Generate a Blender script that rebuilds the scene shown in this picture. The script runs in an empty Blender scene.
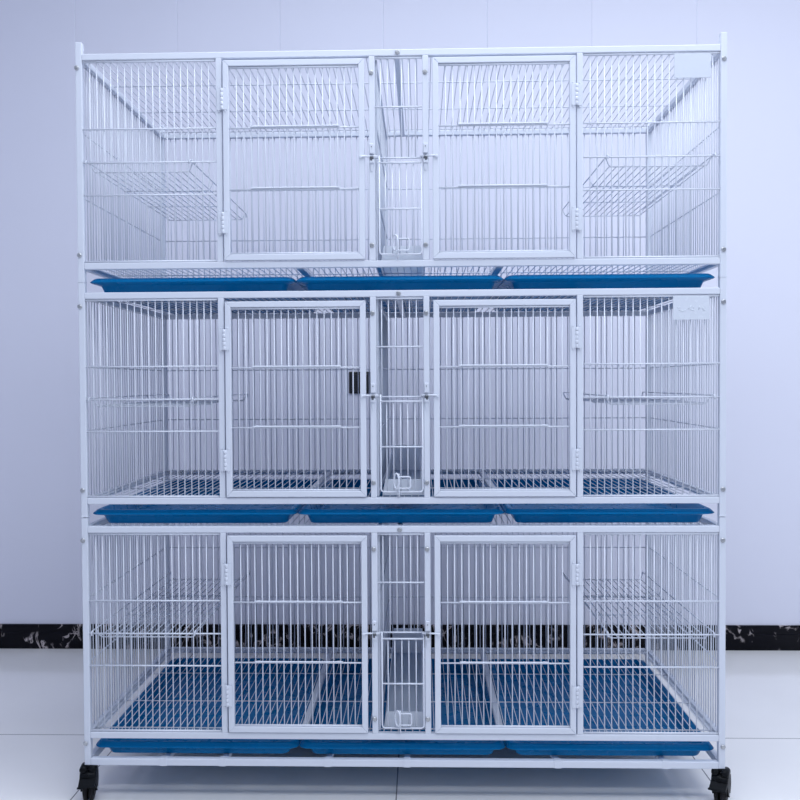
import bpy, bmesh, math, random
from mathutils import Vector, Matrix
random.seed(7)
SC = bpy.context.scene
COL = SC.collection
PI = math.pi

# ------------------------------------------------------------------ materials
def mat(name, color, rough=0.5, metallic=0.0, spec=0.5, coat=0.0):
    m = bpy.data.materials.new(name); m.use_nodes = True
    b = m.node_tree.nodes['Principled BSDF']
    b.inputs['Base Color'].default_value = (*color, 1)
    b.inputs['Roughness'].default_value = rough
    b.inputs['Metallic'].default_value = metallic
    b.inputs['Specular IOR Level'].default_value = spec
    b.inputs['Coat Weight'].default_value = coat
    return m

def noise_rough(m, scale, lo, hi, bump=0.0):
    nt = m.node_tree; n = nt.nodes; l = nt.links; b = n['Principled BSDF']
    tc = n.new('ShaderNodeTexCoord'); no = n.new('ShaderNodeTexNoise'); no.inputs['Scale'].default_value = scale
    l.new(tc.outputs['Object'], no.inputs['Vector'])
    mr = n.new('ShaderNodeMapRange'); mr.inputs['To Min'].default_value = lo; mr.inputs['To Max'].default_value = hi
    l.new(no.outputs['Fac'], mr.inputs['Value']); l.new(mr.outputs['Result'], b.inputs['Roughness'])
    if bump:
        bp = n.new('ShaderNodeBump'); bp.inputs['Strength'].default_value = bump; bp.inputs['Distance'].default_value = 0.001
        l.new(no.outputs['Fac'], bp.inputs['Height']); l.new(bp.outputs['Normal'], b.inputs['Normal'])
    return m

M = {}
M['white'] = noise_rough(mat('white_powder_coat', (0.645, 0.68, 0.765), 0.35), 60, 0.28, 0.42)
M['wire'] = mat('white_coated_wire', (0.645, 0.68, 0.765), 0.35)
M['blue'] = noise_rough(mat('blue_plastic', (0.0, 0.155, 0.385), 0.26, spec=0.09), 25, 0.22, 0.34)
M['steel'] = mat('bright_zinc', (0.62, 0.64, 0.66), 0.28, metallic=1.0)
M['bolt'] = mat('grey_zinc_bolt', (0.46, 0.47, 0.49), 0.3, metallic=0.85)
M['dark_steel'] = mat('dull_zinc', (0.16, 0.17, 0.19), 0.35, metallic=1.0)
M['black'] = noise_rough(mat('black_plastic', (0.004, 0.005, 0.007), 0.4, spec=0.12), 40, 0.3, 0.5)
M['tyre'] = mat('black_rubber', (0.006, 0.006, 0.008), 0.6, spec=0.2)
M['socket'] = mat('black_glossy_plate', (0.006, 0.008, 0.013), 0.3)
M['socket_face'] = mat('black_switch_face', (0.010, 0.012, 0.018), 0.22)
M['trough'] = mat('white_plastic', (0.84, 0.87, 0.92), 0.3)
nt = M['trough'].node_tree; tl = nt.nodes.new('ShaderNodeBsdfTranslucent'); tl.inputs[0].default_value = (0.88, 0.91, 0.96, 1)
mx = nt.nodes.new('ShaderNodeMixShader'); mx.inputs[0].default_value = 0.5
nt.links.new(nt.nodes['Principled BSDF'].outputs[0], mx.inputs[1]); nt.links.new(tl.outputs[0], mx.inputs[2])
nt.links.new(mx.outputs[0], nt.nodes['Material Output'].inputs['Surface'])
M['plate'] = noise_rough(mat('white_plate', (0.62, 0.66, 0.74), 0.3), 35, 0.12, 0.4, 0.3)
M['film'] = noise_rough(mat('white_plate_in_film', (0.62, 0.66, 0.74), 0.12, coat=1.0), 30, 0.05, 0.25, 0.8)
M['wall'] = noise_rough(mat('wall_panel', (0.75, 0.757, 0.862), 0.5, spec=0.35), 3, 0.42, 0.55)
M['seam'] = mat('wall_seam', (0.50, 0.52, 0.60), 0.6)
M['ceiling'] = mat('white_ceiling', (0.80, 0.81, 0.84), 0.8)

def floor_mat():
    m = mat('polished_floor_tile', (0.72, 0.72, 0.75), 0.2, spec=0.5)
    nt = m.node_tree; n = nt.nodes; l = nt.links; b = n['Principled BSDF']
    tc = n.new('ShaderNodeTexCoord'); sp = n.new('ShaderNodeSeparateXYZ'); l.new(tc.outputs['Object'], sp.inputs[0])
    def line(sock, off, per):
        a = n.new('ShaderNodeMath'); a.operation = 'ADD'; l.new(sock, a.inputs[0]); a.inputs[1].default_value = -off + per * 20 + per / 2
        mo = n.new('ShaderNodeMath'); mo.operation = 'MODULO'; l.new(a.outputs[0], mo.inputs[0]); mo.inputs[1].default_value = per
        s = n.new('ShaderNodeMath'); s.operation = 'SUBTRACT'; l.new(mo.outputs[0], s.inputs[0]); s.inputs[1].default_value = per / 2
        ab = n.new('ShaderNodeMath'); ab.operation = 'ABSOLUTE'; l.new(s.outputs[0], ab.inputs[0])
        lt = n.new('ShaderNodeMath'); lt.operation = 'LESS_THAN'; l.new(ab.outputs[0], lt.inputs[0]); lt.inputs[1].default_value = 0.0017
        return lt.outputs[0]
    lx = line(sp.outputs['X'], -0.0155, 0.8255); ly = line(sp.outputs['Y'], 0.400, 0.82)
    mx = n.new('ShaderNodeMath'); mx.operation = 'MAXIMUM'; l.new(lx, mx.inputs[0]); l.new(ly, mx.inputs[1])
    no = n.new('ShaderNodeTexNoise'); no.inputs['Scale'].default_value = 2.2; no.inputs['Detail'].default_value = 5
    l.new(tc.outputs['Object'], no.inputs['Vector'])
    cr = n.new('ShaderNodeValToRGB')
    cr.color_ramp.elements[0].position = 0.35; cr.color_ramp.elements[0].color = (0.86, 0.845, 0.835, 1)
    cr.color_ramp.elements[1].position = 0.65; cr.color_ramp.elements[1].color = (0.90, 0.885, 0.875, 1)
    l.new(no.outputs['Fac'], cr.inputs[0])
    mi = n.new('ShaderNodeMix'); mi.data_type = 'RGBA'
    l.new(mx.outputs[0], mi.inputs[0]); l.new(cr.outputs[0], mi.inputs[6]); mi.inputs[7].default_value = (0.20, 0.20, 0.21, 1)
    l.new(mi.outputs[2], b.inputs['Base Color'])
    mr = n.new('ShaderNodeMapRange'); mr.inputs['To Min'].default_value = 0.12; mr.inputs['To Max'].default_value = 0.7
    l.new(mx.outputs[0], mr.inputs['Value']); l.new(mr.outputs['Result'], b.inputs['Roughness'])
    return m
M['floor'] = floor_mat()

def marble_mat():
    m = mat('black_marble', (0.01, 0.01, 0.012), 0.12, spec=0.12)
    nt = m.node_tree; n = nt.nodes; l = nt.links; b = n['Principled BSDF']
    tc = n.new('ShaderNodeTexCoord')
    mp = n.new('ShaderNodeMapping'); mp.inputs['Scale'].default_value = (1, 1, 0.55); mp.inputs['Rotation'].default_value = (0, 0.45, 0)
    l.new(tc.outputs['Object'], mp.inputs['Vector'])
    no = n.new('ShaderNodeTexNoise'); no.inputs['Scale'].default_value = 19; no.inputs['Detail'].default_value = 6; no.inputs['Distortion'].default_value = 1.2
    l.new(mp.outputs[0], no.inputs['Vector'])
    s = n.new('ShaderNodeMath'); s.operation = 'SUBTRACT'; l.new(no.outputs['Fac'], s.inputs[0]); s.inputs[1].default_value = 0.5
    ab = n.new('ShaderNodeMath'); ab.operation = 'ABSOLUTE'; l.new(s.outputs[0], ab.inputs[0])
    vein = n.new('ShaderNodeMapRange'); vein.inputs['From Min'].default_value = 0.0; vein.inputs['From Max'].default_value = 0.034
    vein.inputs['To Min'].default_value = 1; vein.inputs['To Max'].default_value = 0
    l.new(ab.outputs[0], vein.inputs['Value'])
    n2 = n.new('ShaderNodeTexNoise'); n2.inputs['Scale'].default_value = 12; n2.inputs['Detail'].default_value = 2
    l.new(tc.outputs['Object'], n2.inputs['Vector'])
    mk = n.new('ShaderNodeMapRange'); mk.inputs['From Min'].default_value = 0.48; mk.inputs['From Max'].default_value = 0.57
    l.new(n2.outputs['Fac'], mk.inputs['Value'])
    mu = n.new('ShaderNodeMath'); mu.operation = 'MULTIPLY'; l.new(vein.outputs[0], mu.inputs[0]); l.new(mk.outputs[0], mu.inputs[1])
    mi = n.new('ShaderNodeMix'); mi.data_type = 'RGBA'
    l.new(mu.outputs[0], mi.inputs[0]); mi.inputs[6].default_value = (0.003, 0.003, 0.006, 1); mi.inputs[7].default_value = (0.62, 0.55, 0.55, 1)
    l.new(mi.outputs[2], b.inputs['Base Color'])
    return m
M['marble'] = marble_mat()

# ------------------------------------------------------------------ mesh helpers
class MB:
    """collects shapes into one mesh"""
    def __init__(s): s.bm = bmesh.new()
    def box(s, x0, x1, y0, y1, z0, z1, bev=0.0):
        t = bmesh.new()
        bmesh.ops.create_cube(t, size=1)
        for v in t.verts:
            v.co = Vector(((x0 + x1) / 2 + v.co.x * (x1 - x0), (y0 + y1) / 2 + v.co.y * (y1 - y0), (z0 + z1) / 2 + v.co.z * (z1 - z0)))
        if bev: bmesh.ops.bevel(t, geom=t.edges[:], offset=bev, segments=2, affect='EDGES', profile=0.5)
        s.merge(t); return s
    def merge(s, t):
        mp = {}
        for v in t.verts: mp[v] = s.bm.verts.new(v.co)
        for f in t.faces:
            try:
                g = s.bm.faces.new([mp[v] for v in f.verts]); g.smooth = f.smooth
            except ValueError: pass
        t.free()
    def tube(s, pts, r, n=6, closed=False):
        pts = [Vector(p) for p in pts]; rings = []; N = len(pts)
        prev = None
        for i, p in enumerate(pts):
            if closed: d = (pts[(i + 1) % N] - pts[i - 1]).normalized()
            else:
                d = (pts[min(i + 1, N - 1)] - pts[max(i - 1, 0)]).normalized()
            if prev is None:
                a = Vector((0, 0, 1)) if abs(d.z) < 0.9 else Vector((0, 1, 0))
                u = d.cross(a).normalized()
            else:
                u = (prev - d * prev.dot(d)).normalized()
            prev = u; w = d.cross(u)
            rings.append([s.bm.verts.new(p + r * (u * math.cos(2 * PI * k / n) + w * math.sin(2 * PI * k / n))) for k in range(n)])
        m = N if closed else N - 1
        for i in range(m):
            A = rings[i]; B = rings[(i + 1) % N]
            for k in range(n):
                f = s.bm.faces.new((A[k], A[(k + 1) % n], B[(k + 1) % n], B[k])); f.smooth = True
        if not closed:
            s.bm.faces.new(rings[0][::-1]); s.bm.faces.new(rings[-1])
        return s
    def wire(s, a, b, r=0.0016): return s.tube([a, b], r, 6)
    def cyl(s, c, axis, r, h, n=16, bev=0.0):
        c = Vector(c); ax = Vector(axis).normalized()
        if bev:
            prof = [(-h / 2, r - bev), (-h / 2 + bev, r), (h / 2 - bev, r), (h / 2, r - bev)]
        else: prof = [(-h / 2, r), (h / 2, r)]
        a = Vector((0, 0, 1)) if abs(ax.z) < 0.9 else Vector((0, 1, 0))
        u = ax.cross(a).normalized(); w = ax.cross(u)
        rings = [[s.bm.verts.new(c + ax * t + rr * (u * math.cos(2 * PI * k / n) + w * math.sin(2 * PI * k / n))) for k in range(n)] for t, rr in prof]
        for i in range(len(rings) - 1):
            for k in range(n):
                f = s.bm.faces.new((rings[i][k], rings[i][(k + 1) % n], rings[i + 1][(k + 1) % n], rings[i + 1][k])); f.smooth = True
        s.bm.faces.new(rings[0][::-1]); s.bm.faces.new(rings[-1]); return s
    def prism(s, poly, axis, t0, t1):
        """poly: 2D points; axis 'x' -> (y,z), 'y' -> (x,z), 'z' -> (x,y)"""
        def P(p, t): return {'x': (t, p[0], p[1]), 'y': (p[0], t, p[1]), 'z': (p[0], p[1], t)}[axis]
        A = [s.bm.verts.new(P(p, t0)) for p in poly]; B = [s.bm.verts.new(P(p, t1)) for p in poly]
        n = len(poly)
        for i in range(n): s.bm.faces.new((A[i], A[(i + 1) % n], B[(i + 1) % n], B[i]))
        s.bm.faces.new(A[::-1]); s.bm.faces.new(B); return s
    def mesh(s, name):
        bmesh.ops.recalc_face_normals(s.bm, faces=s.bm.faces[:])
        me = bpy.data.meshes.new(name); s.bm.to_mesh(me); s.bm.free(); return me

def link(name, me, material, parent=None, loc=(0, 0, 0)):
    if material and not me.materials: me.materials.append(material)
    o = bpy.data.objects.new(name, me); COL.objects.link(o)
    o.parent = parent; o.location = loc
    return o
def build(name, mb, material, parent=None, loc=(0, 0, 0)): return link(name, mb.mesh(name), material, parent, loc)
def empty(name, loc, label, cat, group=None):
    o = bpy.data.objects.new(name, None); COL.objects.link(o); o.location = loc; o.empty_display_size = 0.05
    tag(o, label, cat, group); return o
def tag(o, label, cat, group=None):
    o['label'] = label; o['category'] = cat
    if group: o['group'] = group
    return o
def struct(o): o['kind'] = 'structure'; return o
def copy_tree(o, parent=None):
    c = o.copy(); COL.objects.link(c)
    if parent is not None: c.parent = parent
    for ch in list(o.children): copy_tree(ch, c)
    return c
def frange(a, b, step):
    n = max(1, round((b - a) / step)); return [a + (b - a) * i / n for i in range(n + 1)]

# ------------------------------------------------------------------ the setting
WALL_Y = 1.222
f = MB().box(-3.0, 3.0, -3.6, WALL_Y, -0.06, 0.0); struct(build('floor', f, M['floor']))
# back wall: boards with narrow V grooves
X0, X1, ZT = -3.0, 3.0, 3.1
w = MB(); sx = []
x = -0.0884 - 0.4045 * 7
while x < X1: 
    if x > X0: sx.append(x)
    x += 0.4045
prof = [(X0, WALL_Y)]
for x in sx: prof += [(x - 0.0022, WALL_Y), (x, WALL_Y + 0.0018), (x + 0.0022, WALL_Y)]
prof += [(X1, WALL_Y), (X1, WALL_Y + 0.12), (X0, WALL_Y + 0.12)]
w.prism(prof, 'z', -0.06, ZT)
struct(build('wall_back', w, M['wall']))
w = MB().box(X0 - 0.1, X0, -3.6, WALL_Y + 0.12, -0.06, ZT); struct(build('wall_left', w, M['wall']))
w = MB().box(X0 - 0.1, X1, -3.6, WALL_Y + 0.12, ZT, ZT + 0.1); struct(build('ceiling', w, M['ceiling']))
bb = MB().prism([(WALL_Y, 0.0), (WALL_Y - 0.013, 0.0), (WALL_Y - 0.013, 0.062), (WALL_Y - 0.010, 0.065), (WALL_Y - 0.010, 0.092), (WALL_Y - 0.006, 0.096), (WALL_Y, 0.096)], 'x', X0, X1)
struct(build('baseboard_back', bb, M['marble']))

# black wall socket
s = build('wall_socket', MB().box(-0.043, 0.043, -0.009, 0.0, -0.043, 0.043, 0.003), M['socket'], None, (-0.187, WALL_Y, 1.054))
tag(s, 'square black wall socket on the panelled wall behind the middle cage tier', 'wall socket')
build('face_plate', MB().box(-0.033, 0.033, -0.011, -0.0085, -0.033, 0.033, 0.001), M['socket_face'], s)

# ------------------------------------------------------------------ the cage
cage = empty('pet_cage', (0, 0.34, 0), 'tall white metal three-tier pet cage with wire doors, standing on black casters', 'cage')
OFF = Vector((0, -0.34, 0))          # parts are modelled in room coordinates, y = 0 at the front of the cage
W, D = 0.8, 0.68
T = 0.016
TIERS = (1.355, 0.7685, 0.178)        # height of the three floors
TOPS = (0.5160, 0.5130, 0.5190)      # height of each tier above its floor
DOOR_TOPS = (0.4935, 0.4875, 0.4960)
H = 0.516                            # top of a tier above its floor
def part(name, me, material, z=0.0, parent=None, dx=0.0, dy=0.0, sz=1.0):
    if parent is None:
        o = link(name, me, material, cage, (OFF.x + dx, OFF.y + dy, z)); o.scale.z = sz; return o
    return link(name, me, material, parent, (dx, dy, z))
def m_of(mb, name): return mb.mesh(name)

# shared meshes, z = 0 at the tier floor
def post_mesh(z0, z1): return m_of(MB().box(-T / 2, T / 2, -T / 2, T / 2, z0, z1, 0.0018), 'corner_post')
post_mid = post_mesh(-0.0475, 0.5385); post_low = post_mesh(-0.0845, 0.5405); post_top = post_mesh(-0.0460, 0.5450)
def rail_x(z0, z1): return m_of(MB().box(-W + T, W - T, -T / 2, T / 2, z0, z1, 0.0018), 'cross_rail')
def rail_y(z0, z1): return m_of(MB().box(-T / 2, T / 2, T, D - T, z0, z1, 0.0018), 'side_rail')
rx_top, rx_bot = rail_x(H - T, H), rail_x(-T, 0)
ry_top, ry_bot = rail_y(H - T, H), rail_y(-T, 0)
upright = m_of(MB().box(-0.0075, 0.0075, 0.0, 0.015, -0.0005, H - T + 0.0005, 0.0018), 'upright')

def collar_mesh():
    return m_of(MB().box(-T / 2 - 0.0006, T / 2 + 0.0006, -T / 2 - 0.0006, T / 2 + 0.0006, -0.0015, 0.0015, 0.0005), 'joint_collar')
collar = collar_mesh()

WR = 0.0015
FR = 0.0011
HZ = (0.330, 0.2475, 0.167)
# front side panel (left one; the right is its mirror image)
def front_panel(sign):
    b = MB(); xa, xb = 0.452, 0.784
    for x in frange(xa, xb, 0.0176)[1:-1]: b.wire((sign * x, 0.0065, 0.004), (sign * x, 0.0065, H - T - 0.004), WR)
    for z in HZ: b.wire((sign * xa, 0.0032, z), (sign * xb, 0.0032, z), 0.0020)
    for z in (0.003, H - T - 0.0035): b.wire((sign * (xa + 0.001), 0.0045, z), (sign * (xb - 0.001), 0.0045, z), 0.0027)
    return m_of(b, 'front_wire_panel')
fp_l, fp_r = front_panel(-1), front_panel(1)
# fixed wires above the small door
b = MB()
for x in (-0.0445, -0.0275, -0.0100, 0.0075, 0.0245, 0.0415): b.wire((x, 0.0065, 0.250), (x, 0.0065, H - T - 0.002), WR)
b.wire((-0.058, 0.0032, 0.376), (0.058, 0.0032, 0.376), 0.0020)
b.wire((-0.058, 0.0045, 0.2515), (0.058, 0.0045, 0.2515), 0.0020)
b.wire((-0.058, 0.0045, H - T - 0.004), (0.058, 0.0045, H - T - 0.004), 0.0027)
fp_c = m_of(b, 'front_wire_panel')
# back
b = MB()
for x in frange(-0.784, 0.784, 0.0181)[1:-1]: b.wire((x, D - 0.006, -0.002), (x, D - 0.006, H - T + 0.001), WR)
for z in (0.330, 0.167): b.wire((-0.784, D - 0.0028, z), (0.784, D - 0.0028, z), 0.0018)
back_panel = m_of(b, 'back_wire_panel')
def side_panel(sign):
    b = MB()
    for y in frange(T, D - T, 0.0181)[1:-1]: b.wire((sign * (W - 0.006), y, -0.002), (sign * (W - 0.006), y, H - T + 0.001), WR)
    for z in (0.330, 0.167): b.wire((sign * (W - 0.0028), T, z), (sign * (W - 0.0028), D - T, z), 0.0018)
    return m_of(b, 'side_wire_panel')
sp_l, sp_r = side_panel(-1), side_panel(1)
def flat_mesh(z, zc, name):
    b = MB()
    for x in frange(-0.784, 0.784, 0.0181)[1:-1]: b.wire((x, T - 0.003, z), (x, D - T + 0.003, z), FR)
    for y in (0.04, 0.22, 0.44, D - 0.04): b.wire((-0.785, y, zc), (0.785, y, zc), 0.0016)
    return m_of(b, name)
top_mesh = flat_mesh(H - 0.0014, H - 0.0042, 'roof_mesh')
floor_mesh = flat_mesh(-0.0010, -0.0042, 'floor_mesh')
top_beam = m_of(MB().box(-0.0095, 0.0035, T, D - T, H - 0.018, H - 0.0070, 0.001), 'roof_beam')
floor_beam = m_of(MB().box(-0.009, 0.009, T, D - T - 0.0095, -0.016, -0.0062, 0.001), 'floor_beam')
ledge_l = m_of(MB().box(-0.785, -0.775, T, D - T, -0.0095, -0.0063, 0.0008), 'floor_ledge')
ledge_r = m_of(MB().box(0.775, 0.785, T, D - T, -0.0095, -0.0063, 0.0008), 'floor_ledge')
# middle divider of wire between the two halves
b = MB(); dx = -0.058
b.box(dx - 0.006, dx + 0.006, D - 0.031, D - 0.017, 0.0, H - T - 0.003, 0.0015)
b.box(dx - 0.005, dx + 0.005, 0.018, D - 0.031, 0.001, 0.011, 0.001)
b.box(dx - 0.005, dx + 0.005, 0.018, D - 0.031, H - T - 0.013, H - T - 0.003, 0.001)
b.box(dx - 0.005, dx + 0.005, 0.017, 0.027, 0.001, H - T - 0.003, 0.001)
for y in frange(0.027, D - 0.031, 0.018)[1:-1]: b.wire((dx, y, 0.008), (dx, y, H - T - 0.006), WR)
for z in (0.330, 0.167): b.wire((dx + 0.0032, 0.02, z), (dx + 0.0032, D - 0.03, z), 0.0018)
divider = m_of(b, 'divider')
ledge_b = m_of(MB().box(-0.774, 0.774, D - T - 0.009, D - T - 0.0003, -0.0095, -0.0063, 0.0008), 'floor_ledge')

# doors: frame of mitred tube with flange, wire grid, two stiffening bars, two hinges
DX0, DX1, DZ0, DZ1, FW = 0.0835, 0.4325, 0.0025, 0.4885, 0.0145
def mitre_frame(x0, x1, z0, z1, fw, y0, y1, bev):
    b = MB()
    def bar(p):
        t = bmesh.new(); A = [t.verts.new((q[0], y0, q[1])) for q in p]; B = [t.verts.new((q[0], y1, q[1])) for q in p]
        for i in range(4): t.faces.new((A[i], A[(i + 1) % 4], B[(i + 1) % 4], B[i]))
        t.faces.new(A[::-1]); t.faces.new(B); bmesh.ops.recalc_face_normals(t, faces=t.faces[:])
        bmesh.ops.bevel(t, geom=t.edges[:], offset=bev, segments=2, affect='EDGES', profile=0.5); b.merge(t)
    bar([(x0, z0), (x1, z0), (x1 - fw, z0 + fw), (x0 + fw, z0 + fw)])
    bar([(x1, z0), (x1, z1), (x1 - fw, z1 - fw), (x1 - fw, z0 + fw)])
    bar([(x1, z1), (x0, z1), (x0 + fw, z1 - fw), (x1 - fw, z1 - fw)])
    bar([(x0, z1), (x0, z0), (x0 + fw, z0 + fw), (x0 + fw, z1 - fw)])
    return b
frame_me = m_of(mitre_frame(DX0, DX1, DZ0, DZ1, FW, -0.005, 0.009, 0.0015), 'door')
b = MB(); ix0, ix1, iz0, iz1 = DX0 + FW, DX1 - FW, DZ0 + FW, DZ1 - FW
for x in frange(ix0, ix1, 0.0177)[1:-1]: b.wire((x, 0.0030, iz0 - 0.002), (x, 0.0030, iz1 + 0.002), WR)
for z in (0.324, 0.175): b.wire((ix0 - 0.002, -0.0004, z), (ix1 + 0.002, -0.0004, z), 0.0020)
for z in (iz0 + 0.0022, iz1 - 0.0030): b.wire((ix0 - 0.001, 0.0005, z), (ix1 + 0.001, 0.0005, z), 0.0026)
grid_me = m_of(b, 'wire_grid')
b = MB(); xc = (DX0 + DX1) / 2 - 0.003
b.tube([(xc - 0.109, -0.0036, -0.0005), (xc - 0.105, -0.0040, 0.0035), (xc - 0.098, -0.0042, 0.0040), (xc - 0.094, -0.0040, 0.0030),
        (xc + 0.094, -0.0040, 0.0030), (xc + 0.098, -0.0042, 0.0040), (xc + 0.105, -0.0040, 0.0035), (xc + 0.109, -0.0036, -0.0005)], 0.0021, 6)
b.box(xc - 0.110, xc - 0.095, -0.0062, -0.0020, 0.0012, 0.0050, 0.0008); b.box(xc + 0.095, xc + 0.110, -0.0062, -0.0020, 0.0012, 0.0050, 0.0008)
bar_me = m_of(b, 'stiffening_bar')
b = MB()                                        # hinge: x = 0 on the pin, leaf over the door to -x, leaf over the upright to +x
b.box(-0.0125, -0.002, -0.0075, -0.0050, -0.026, 0.026, 0.0006)
b.box(0.002, 0.0125, -0.0042, -0.0004, -0.026, 0.026, 0.0006)
for i in range(5): b.cyl((0.0, -0.0065, -0.0208 + i * 0.0104), (0, 0, 1), 0.0036 if i % 2 == 0 else 0.0040, 0.0096, 12, 0.0006)
for zz in (-0.0285, 0.0285):
    b.cyl((-0.0085, -0.006, zz), (0, 1, 0), 0.0022, 0.003, 8, 0.0006); b.cyl((0.0085, -0.002, zz), (0, 1, 0), 0.0022, 0.004, 8, 0.0006)
hinge_me = m_of(b, 'hinge')
# spring latch on the upright (x = 0 on the upright axis; the rod reaches over the door to +x)
b = MB()
b.box(-0.0052, 0.0052, -0.0100, 0.0002, 0.010, 0.034, 0.0016)
b.box(-0.0052, 0.0052, -0.0085, 0.0002, -0.013, -0.004, 0.0016)
b.prism([(-0.004, -0.013), (0.0035, -0.013), (0.0015, -0.031), (-0.001, -0.031)], 'y', -0.004, 0.0002)
latch_me = m_of(b, 'door_latch')
b = MB(); b.tube([(-0.014, -0.0052, 0.0035), (0.018, -0.0070, 0.0035), (0.024, -0.0085, 0.0032), (0.0275, -0.0095, 0.0015)], 0.0023, 8)
b.cyl((0.0275, -0.0095, 0.0020), (0, 1, 0), 0.0038, 0.005, 10, 0.001)
rod_me = m_of(b, 'latch_rod')
b = MB(); b.cyl((0.0, -0.0046, 0.0015), (1, 0, 0), 0.0045, 0.009, 12, 0.001); b.cyl((0.0, -0.011, 0.026), (0, 1, 0), 0.0012, 0.002, 8)
b.cyl((0.001, -0.008, -0.0045), (0, 1, 0), 0.0030, 0.003, 10)
pin_me = m_of(b, 'latch_spring')
# small lift door in the middle
def rr(x0, x1, z0, z1, r, y, n=5):
    P = []
    for cx, cz, a0 in ((x1 - r, z1 - r, 0), (x0 + r, z1 - r, 90), (x0 + r, z0 + r, 180), (x1 - r, z0 + r, 270)):
        for k in range(n + 1):
            a = math.radians(a0 + 90 * k / n); P.append((cx + r * math.cos(a), y, cz + r * math.sin(a)))
    return P
b = MB(); fx0, fx1 = -0.0478, 0.0560
pts = [(fx0, -0.001, 0.256), (fx0, -0.001, 0.022), (fx0 + 0.002, -0.001, 0.0165), (fx0 + 0.006, -0.001, 0.0145), (fx1 - 0.006, -0.001, 0.0145), (fx1 - 0.002, -0.001, 0.0165), (fx1, -0.001, 0.022), (fx1, -0.001, 0.256)]
b.tube(pts, 0.0020, 8)
for x in (-0.0330, -0.0160, 0.0015, 0.0190, 0.0370): b.wire((x, 0.002, 0.0145), (x, 0.002, 0.2385), WR)
b.wire((fx0, -0.001, 0.2385), (fx1, -0.001, 0.2385), 0.0023); b.wire((fx0, -0.001, 0.126), (fx1, -0.001, 0.126), 0.0021)
feeder_me = m_of(b, 'small_door')
b = MB()
ring = [(-0.0093 + 0.0062 * math.cos(a), -0.010 - 0.006 * math.cos(a), 0.0420 + 0.0190 * math.sin(a)) for a in [2 * PI * k / 24 for k in range(24)]]
b.tube(ring, 0.0021, 8, closed=True)
b.tube(rr(-0.0035, 0.0250, 0.0235, 0.0520, 0.004, -0.005), 0.0018, 8, closed=True)
b.tube([(-0.0035, -0.0050, 0.060), (-0.0035, -0.006, 0.036), (-0.0030, -0.005, 0.015), (-0.0030, -0.003, 0.001)], 0.0018, 8)
clip_me = m_of(b, 'wire_catch')

b = MB(); b.cyl((0, -0.0020, 0), (0, 1, 0), 0.0060, 0.0045, 14, 0.0018); b.cyl((0, -0.0045, 0), (0, 1, 0), 0.0026, 0.002, 6)
bolt_me = m_of(b, 'bolt')

def plate_me(name, seed):
    random.seed(seed); b = MB()
    b.box(-0.044, 0.044, -0.0035, -0.0015, -0.029, 0.029, 0.0004)
    return m_of(b, name)
def squiggle_me():
    b = MB()
    # faint raised strokes as on the plate in the middle tier
    strokes = [[(-0.034, 0.002), (-0.031, 0.000), (-0.028, 0.003)], [(-0.030, -0.006), (-0.022, -0.0075), (-0.014, -0.006)],
               [(-0.008, -0.003), (-0.003, 0.001), (0.000, 0.006)], [(-0.002, -0.004), (0.004, -0.006), (0.009, -0.007)],
               [(0.004, 0.003), (0.006, -0.002)], [(0.018, -0.006), (0.019, 0.001), (0.021, 0.004)], [(0.020, -0.001), (0.024, 0.000)],
               [(0.027, 0.003), (0.028, -0.005), (0.033, -0.0065)]]
    for st in strokes: b.tube([(x, -0.0036, z) for x, z in st], 0.0009, 6)
    return m_of(b, 'raised_marks')

mirror = {}
def mirrored(me):
    if me.name not in mirror:
        c = me.copy()
        for v in c.vertices: v.co.x = -v.co.x
        c.flip_normals(); mirror[me.name] = c
    return mirror[me.name]

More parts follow.
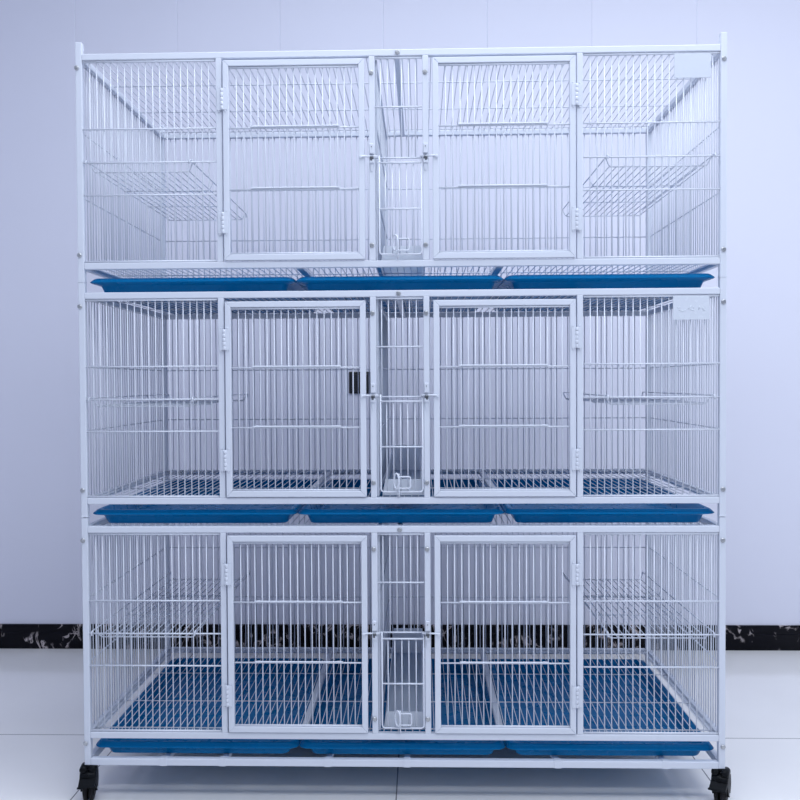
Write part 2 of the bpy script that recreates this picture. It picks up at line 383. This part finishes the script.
for ti, z in enumerate(TIERS):
    pm = (post_top, post_mid, post_low)[ti]; dh = TOPS[ti] - H; k = (TOPS[ti] - T) / (H - T)
    for sx_ in (-1, 1):
        for yy in (T / 2, D - T / 2):
            part('corner_post', pm, M['white'], z, None, sx_ * (W - T / 2), yy)
            if ti < 2: part('post_joint', collar, M['white'], z - 0.0468, None, sx_ * (W - T / 2), yy)
        part('side_rail', ry_top, M['white'], z + dh, None, sx_ * (W - T / 2)); part('side_rail', ry_bot, M['white'], z, None, sx_ * (W - T / 2))
    for yy in (T / 2, D - T / 2):
        part('cross_rail', rx_top, M['white'], z + dh, None, 0, yy); part('cross_rail', rx_bot, M['white'], z, None, 0, yy)
    for x in (-0.4435, -0.0655, 0.0665, 0.4435): part('upright', upright, M['white'], z, None, x, 0, k)
    part('front_wire_panel', fp_l, M['wire'], z, None, 0, 0, k); part('front_wire_panel', fp_r, M['wire'], z, None, 0, 0, k); part('front_wire_panel', fp_c, M['wire'], z, None, 0, 0, k)
    part('side_wire_panel', sp_l, M['wire'], z, None, 0, 0, k); part('side_wire_panel', sp_r, M['wire'], z, None, 0, 0, k); part('back_wire_panel', back_panel, M['wire'], z, None, 0, 0, k)
    part('roof_mesh', top_mesh, M['wire'], z + dh); part('floor_mesh', floor_mesh, M['wire'], z)
    part('roof_beam', top_beam, M['white'], z + dh)
    part('floor_beam', floor_beam, M['white'], z, None, -0.25); part('floor_beam', floor_beam, M['white'], z, None, 0.25)
    part('floor_ledge', ledge_l, M['white'], z); part('floor_ledge', ledge_r, M['white'], z); part('floor_ledge', ledge_b, M['white'], z)
    part('divider', divider, M['white'], z, None, 0, 0, k)
    for sgn in (-1, 1):
        mm = (lambda me: mirrored(me)) if sgn < 0 else (lambda me: me)
        d = part('door', mm(frame_me), M['white'], z, None, 0, 0, DOOR_TOPS[ti] / DZ1)
        part('wire_grid', mm(grid_me), M['wire'], 0, d)
        for zz in (0.324, 0.175): part('stiffening_bar', mm(bar_me), M['wire'], zz, d)
        for zz in (0.394, 0.094): part('hinge', mm(hinge_me), M['white'], zz, d, sgn * 0.4343, -0.0005)
        l = part('door_latch', mm(latch_me), M['white'], z + 0.2500, None, sgn * 0.0660)
        part('latch_rod', mm(rod_me), M['white'], 0, l); part('latch_spring', mm(pin_me), M['dark_steel'], 0, l)
    fd = part('small_door', feeder_me, M['wire'], z)
    part('wire_catch', clip_me, M['wire'], 0, fd)
    bolts = [(-0.0670, 0.459), (0.0655, 0.459), (-0.0670, 0.037), (0.0655, 0.037), (-0.002, 0.5075), (-0.796, 0.481), (0.792, 0.481)]
    bolts += [(-0.795, 0.019), (0.792, 0.019)] if ti < 2 else [(-0.796, -0.0285), (0.794, -0.0285)]
    for x, zz in bolts: part('bolt', bolt_me, M['bolt'], z + (zz + dh if zz > 0.3 else zz), None, x)
p1 = part('name_plate', plate_me('name_plate', 1), M['film'], TIERS[0] + 0.464, None, 0.715); p1['label'] = 'white plate under shiny clear film'
p2 = part('name_plate', plate_me('name_plate', 2), M['plate'], TIERS[1] + 0.464, None, 0.713); p2['label'] = 'white plate with faint raised lettering'
part('raised_marks', squiggle_me(), M['plate'], 0, p2)

# bottom frame that carries the lowest trays
zb0, zb1 = 0.0935, 0.1110
bx = m_of(MB().box(-W + T, W - T, -T / 2, T / 2, zb0, zb1, 0.0018), 'base_rail')
by = m_of(MB().box(-T / 2, T / 2, T, D - T, zb0, zb1, 0.0018), 'base_rail')
for yy in (T / 2, D - T / 2): part('base_rail', bx, M['white'], 0, None, 0, yy)
for s_ in (-1, 1): part('base_rail', by, M['white'], 0, None, s_ * (W - T / 2))
sb = MB(); sb.box(-0.007, 0.007, T, D - T, 0.0885, 0.1040, 0.001); sb.box(-0.0085, 0.0085, -0.0008, T, zb0 - 0.0003, zb1 + 0.0012, 0.0005)
sup = m_of(sb, 'tray_support')
for x in (-0.60, -0.45, -0.185, 0.013, 0.388, 0.655): part('tray_support', sup, M['white'], 0, None, x)

# casters
def caster_meshes():
    b = MB()                                      # fork: two rounded cheeks under a cap, z = 0 at the floor
    b.cyl((0, 0, 0.0895), (0, 0, 1), 0.0105, 0.010, 16, 0.001)
    for s_ in (-1, 1):
        P = []
        for a in range(0, 181, 20): P.append((0.018 * math.cos(math.radians(a)) + 0.002, 0.066 + 0.016 * math.sin(math.radians(a))))
        P += [(-0.016, 0.050), (-0.004, 0.026), (0.006, 0.022), (0.014, 0.030), (0.022, 0.050)]
        b.prism(P, 'x', s_ * 0.0205 - 0.0025 * (1 if s_ > 0 else -1) - 0.0028, s_ * 0.0205 - 0.0025 * (1 if s_ > 0 else -1) + 0.0028)
    P = [(-0.0190, 0.052)]
    for a in range(0, 181, 15): P.append((-0.0190 * math.cos(math.radians(a)), 0.066 + 0.0125 * math.sin(math.radians(a))))
    P.append((0.0190, 0.052))
    b.prism(P, 'x', -0.0150, 0.0150)
    for s_ in (-1, 1): b.cyl((s_ * 0.0118, -0.001, 0.0845), (0, 1, 0), 0.0098, 0.034, 18, 0.004)
    b.cyl((0, -0.010, 0.068), (1, 0, 0), 0.0110, 0.040, 16, 0.003)
    fork = m_of(b, 'caster')
    b = MB()
    for s_ in (-1, 1):
        b.cyl((s_ * 0.0072, 0.004, 0.0300), (1, 0, 0), 0.0300, 0.0105, 32, 0.003)
        b.cyl((s_ * 0.0132, 0.004, 0.0300), (1, 0, 0), 0.0190, 0.0035, 24, 0.001)
    wheel = m_of(b, 'wheel')
    b = MB(); b.cyl((0, 0.004, 0.0300), (1, 0, 0), 0.0042, 0.044, 12, 0.001); axle = m_of(b, 'axle')
    b = MB(); b.prism([(-0.018, 0.0660), (-0.0400, 0.0545), (-0.0420, 0.0515), (-0.0390, 0.0495), (-0.018, 0.0575)], 'x', -0.0205, 0.0205)
    b.box(-0.0230, 0.0230, -0.0430, -0.0375, 0.0495, 0.0535, 0.0012)
    pedal = m_of(b, 'brake_pedal')
    b = MB(); b.cyl((0, -0.0225, 0.0725), (0, 1, 0), 0.0034, 0.003, 10); rivet = m_of(b, 'rivet')
    return fork, wheel, axle, pedal, rivet
fk, wh, ax, pd, rv = caster_meshes()
for x, y, r in ((-W + T / 2, T / 2, 12), (W - T / 2, T / 2, -32), (-W + T / 2, D - T / 2, 160), (W - T / 2, D - T / 2, 200)):
    c = part('caster', fk, M['black'], 0, None, x, y); c.rotation_euler.z = math.radians(r); c.scale = (0.96, 0.96, 1.0)
    part('wheel', wh, M['tyre'], 0, c); part('axle', ax, M['steel'], 0, c); part('brake_pedal', pd, M['black'], 0, c); part('rivet', rv, M['black'], 0, c)

# ------------------------------------------------------------------ blue trays
def loop(cx, cy, hx, hy, r, z, n=6):
    P = []
    for sx_, sy_, a0 in ((1, 1, 0), (-1, 1, 90), (-1, -1, 180), (1, -1, 270)):
        for k in range(n + 1):
            a = math.radians(a0 + 90 * k / n)
            P.append((cx + sx_ * (hx - r) + r * math.cos(a), cy + sy_ * (hy - r) + r * math.sin(a), z))
    return P
def tray_mesh(hx, hy):
    b = MB(); bm = b.bm
    lv = [(0.0330, 0.0, 0.016), (0.0300, 0.0010, 0.018), (0.0285, 0.0035, 0.018), (0.0215, 0.0205, 0.020), (0.0190, 0.0225, 0.020), (0.0025, 0.0262, 0.022), (0.0004, 0.0275, 0.022), (0.0, 0.0285, 0.022),
          (0.0008, 0.0300, 0.022), (0.0070, 0.0364, 0.022), (0.0095, 0.0380, 0.022), (0.0125, 0.0384, 0.021), (0.0190, 0.0380, 0.020), (0.0215, 0.0360, 0.019), (0.0305, 0.0065, 0.018), (0.0330, 0.0036, 0.017), (0.0370, 0.0024, 0.016)]
    rings = [[bm.verts.new(p) for p in loop(0, 0, hx - i, hy - i, r, z)] for i, z, r in lv]
    for A, B in zip(rings, rings[1:]):
        n = len(A)
        for k in range(n):
            f = bm.faces.new((A[k], A[(k + 1) % n], B[(k + 1) % n], B[k])); f.smooth = True
    bm.faces.new(rings[0][::-1]); bm.faces.new(rings[-1])
    return b.mesh('waste_tray')
tm = tray_mesh(0.2610, 0.3343)
for ti, (zt, tn) in enumerate(((TIERS[1] + TOPS[1], 'top'), (TIERS[2] + TOPS[2], 'middle'), (0.1042, 'bottom'))):
    for x, pn in ((-0.5225, 'leftmost'), (0.0000, 'centre'), (0.5225, 'rightmost')):
        o = link('waste_tray', tm, M['blue'], None, (x, 0.3508, zt))
        tag(o, f'blue plastic slide-out tray under the {tn} tier floor, {pn} of the three side by side', 'tray', 'blue trays under the cage floors')

# ------------------------------------------------------------------ hanging wire shelves
def shelf(name, side, z, label):
    sg = 1 if side > 0 else -1
    cx = 0.6415 if sg > 0 else -0.6465
    root = empty(name, (cx, 0.34, z), label, 'wire shelf', 'wire shelves hung inside the cage')
    hw = 0.118; y0, y1 = 0.030 - 0.34, 0.650 - 0.34
    deck = MB()
    for i in range(14):
        x = -hw + 2 * hw * i / 13
        deck.wire((x, y0, 0.0012), (x, y1, 0.0012), 0.0014)
    for y in (0.03, 0.235, 0.44, 0.648): deck.wire((-hw - 0.001, y - 0.34, -0.0016), (hw + 0.001, y - 0.34, -0.0016), 0.0016)
    build('deck', deck, M['wire'], root)
    for s_ in (-1, 1):
        rail = MB()
        rail.wire((s_ * (hw + 0.012), y0 - 0.010, 0.0205), (s_ * (hw + 0.012), y1 + 0.004, 0.0205), 0.0017)
        for y in (0.235, 0.44): rail.wire((s_ * (hw - 0.001), y - 0.34, -0.0016), (s_ * (hw + 0.012), y - 0.34, 0.0205), 0.0015)
        build('side_rail', rail, M['wire'], root)
        for y, dy in ((y0, -1), (y1, 1)):
            hk = MB()
            xr = s_ * (hw + 0.012)
            if dy < 0: tail = [(xr, y - 0.010, 0.0207), (xr, y - 0.0268, 0.0212), (xr, y - 0.0300, 0.0200), (xr, y - 0.0312, 0.0170), (xr, y - 0.0312, 0.0100)]
            else: tail = [(xr, y + 0.008, 0.0210), (xr, y + 0.014, 0.0200), (xr, y + 0.0175, 0.0160), (xr, y + 0.0175, 0.0090)]
            hk.tube([(s_ * (hw - 0.002), y, -0.0016), (s_ * (hw + 0.003), y, 0.002), (s_ * (hw + 0.0105), y + dy * 0.003, 0.0175)] + tail, 0.0017, 8)
            build('hook', hk, M['wire'], root)
    return root
for ti, (z, tn, off) in enumerate(zip(TIERS, ('top', 'middle', 'bottom'), (0.2320, 0.2295, 0.2340))):
    for s_, sn in ((-1, 'left'), (1, 'right')):
        shelf('wire_shelf', s_, z + off, f'white wire shelf hung inside the {tn} tier, beside the {sn} side of the cage')

# ------------------------------------------------------------------ white troughs behind the small doors
def trough_mesh():
    b = MB(); bm = b.bm
    # long open trough, x -0.043..0.058, low front and higher back
    x0, x1, y0, y1 = -0.046, 0.060, 0.030, 0.615
    def zt(y): return 0.040 + (y - y0) / (y1 - y0) * 0.045
    t = 0.002; ti_ = 0.006
    ys = [y0, y1]
    def ring(inset, z0f):
        return [(x0 + inset, y0 + inset), (x1 - inset, y0 + inset), (x1 - inset, y1 - inset), (x0 + inset, y1 - inset)]
    def add(pts): return [bm.verts.new(p) for p in pts]
    ob = add([(x, y, 0.001) for x, y in ring(0.0, 0)])
    ot = add([(x, y, zt(y)) for x, y in ring(0.007, 0)])
    it = add([(x, y, zt(y)) for x, y in ring(0.0095, 0)])
    ib = add([(x, y, 0.004) for x, y in ring(0.0035, 0)])
    for A, B in ((ob, ot), (ot, it), (it, ib)):
        for k in range(4): bm.faces.new((A[k], A[(k + 1) % 4], B[(k + 1) % 4], B[k]))
    bm.faces.new(ob[::-1]); bm.faces.new(ib)
    return b.mesh('feeding_trough')
tr = trough_mesh()
for z, tn in zip(TIERS, ('top', 'middle', 'bottom')):
    o = link('feeding_trough', tr, M['trough'], None, (0, 0, z + 0.0004))
    tag(o, f'long white trough on the {tn} tier floor, behind the small centre door', 'trough', 'white troughs behind the small doors')

# ------------------------------------------------------------------ light
def area(name, loc, target, size, size_y, power, color):
    l = bpy.data.lights.new(name, 'AREA'); l.shape = 'RECTANGLE'; l.size = size; l.size_y = size_y; l.energy = power; l.color = color
    o = bpy.data.objects.new(name, l); COL.objects.link(o); o.location = loc
    o.rotation_euler = (Vector(target) - Vector(loc)).to_track_quat('-Z', 'Y').to_euler(); return o
area('ceiling_lamp', (0.60, -0.25, 3.02), (0.60, -0.25, 0), 3.0, 0.6, 33, (0.86, 0.92, 1.0))
area('ceiling_lamp', (0.40, -1.55, 3.02), (0.40, -1.55, 0), 3.0, 0.6, 42, (0.86, 0.92, 1.0))
area('window_daylight', (3.8, -1.8, 1.6), (0.4, 0.8, 0.9), 2.4, 2.2, 20, (0.88, 0.92, 1.0))
wd = bpy.data.worlds.new('room_daylight'); SC.world = wd; wd.use_nodes = True
wd.node_tree.nodes['Background'].inputs[0].default_value = (0.64, 0.75, 1.0, 1); wd.node_tree.nodes['Background'].inputs[1].default_value = 0.50

# ------------------------------------------------------------------ camera
cx, cy, cz, yaw, pit, rol, fpx = 0.05118, -2.06480, 1.05327, -0.0246776, -0.0208115, -0.0052770, 835.414
fw = Vector((math.sin(yaw) * math.cos(pit), math.cos(yaw) * math.cos(pit), math.sin(pit)))
r0 = Vector((math.cos(yaw), -math.sin(yaw), 0)); u0 = r0.cross(fw)
r = r0 * math.cos(rol) + u0 * math.sin(rol); u = -r0 * math.sin(rol) + u0 * math.cos(rol)
cam = bpy.data.cameras.new('camera'); co = bpy.data.objects.new('camera', cam); COL.objects.link(co)
cam.sensor_width = 36; cam.sensor_fit = 'HORIZONTAL'; cam.lens = fpx / 800 * 36; cam.clip_start = 0.05
m = Matrix(((r.x, u.x, -fw.x, cx), (r.y, u.y, -fw.y, cy), (r.z, u.z, -fw.z, cz), (0, 0, 0, 1)))
co.matrix_world = m
SC.camera = co
SC.view_settings.view_transform = 'Standard'; SC.view_settings.look = 'None'; SC.view_settings.gamma = 1.0
SC.view_settings.use_curve_mapping = False
SC.view_settings.exposure = 0.15
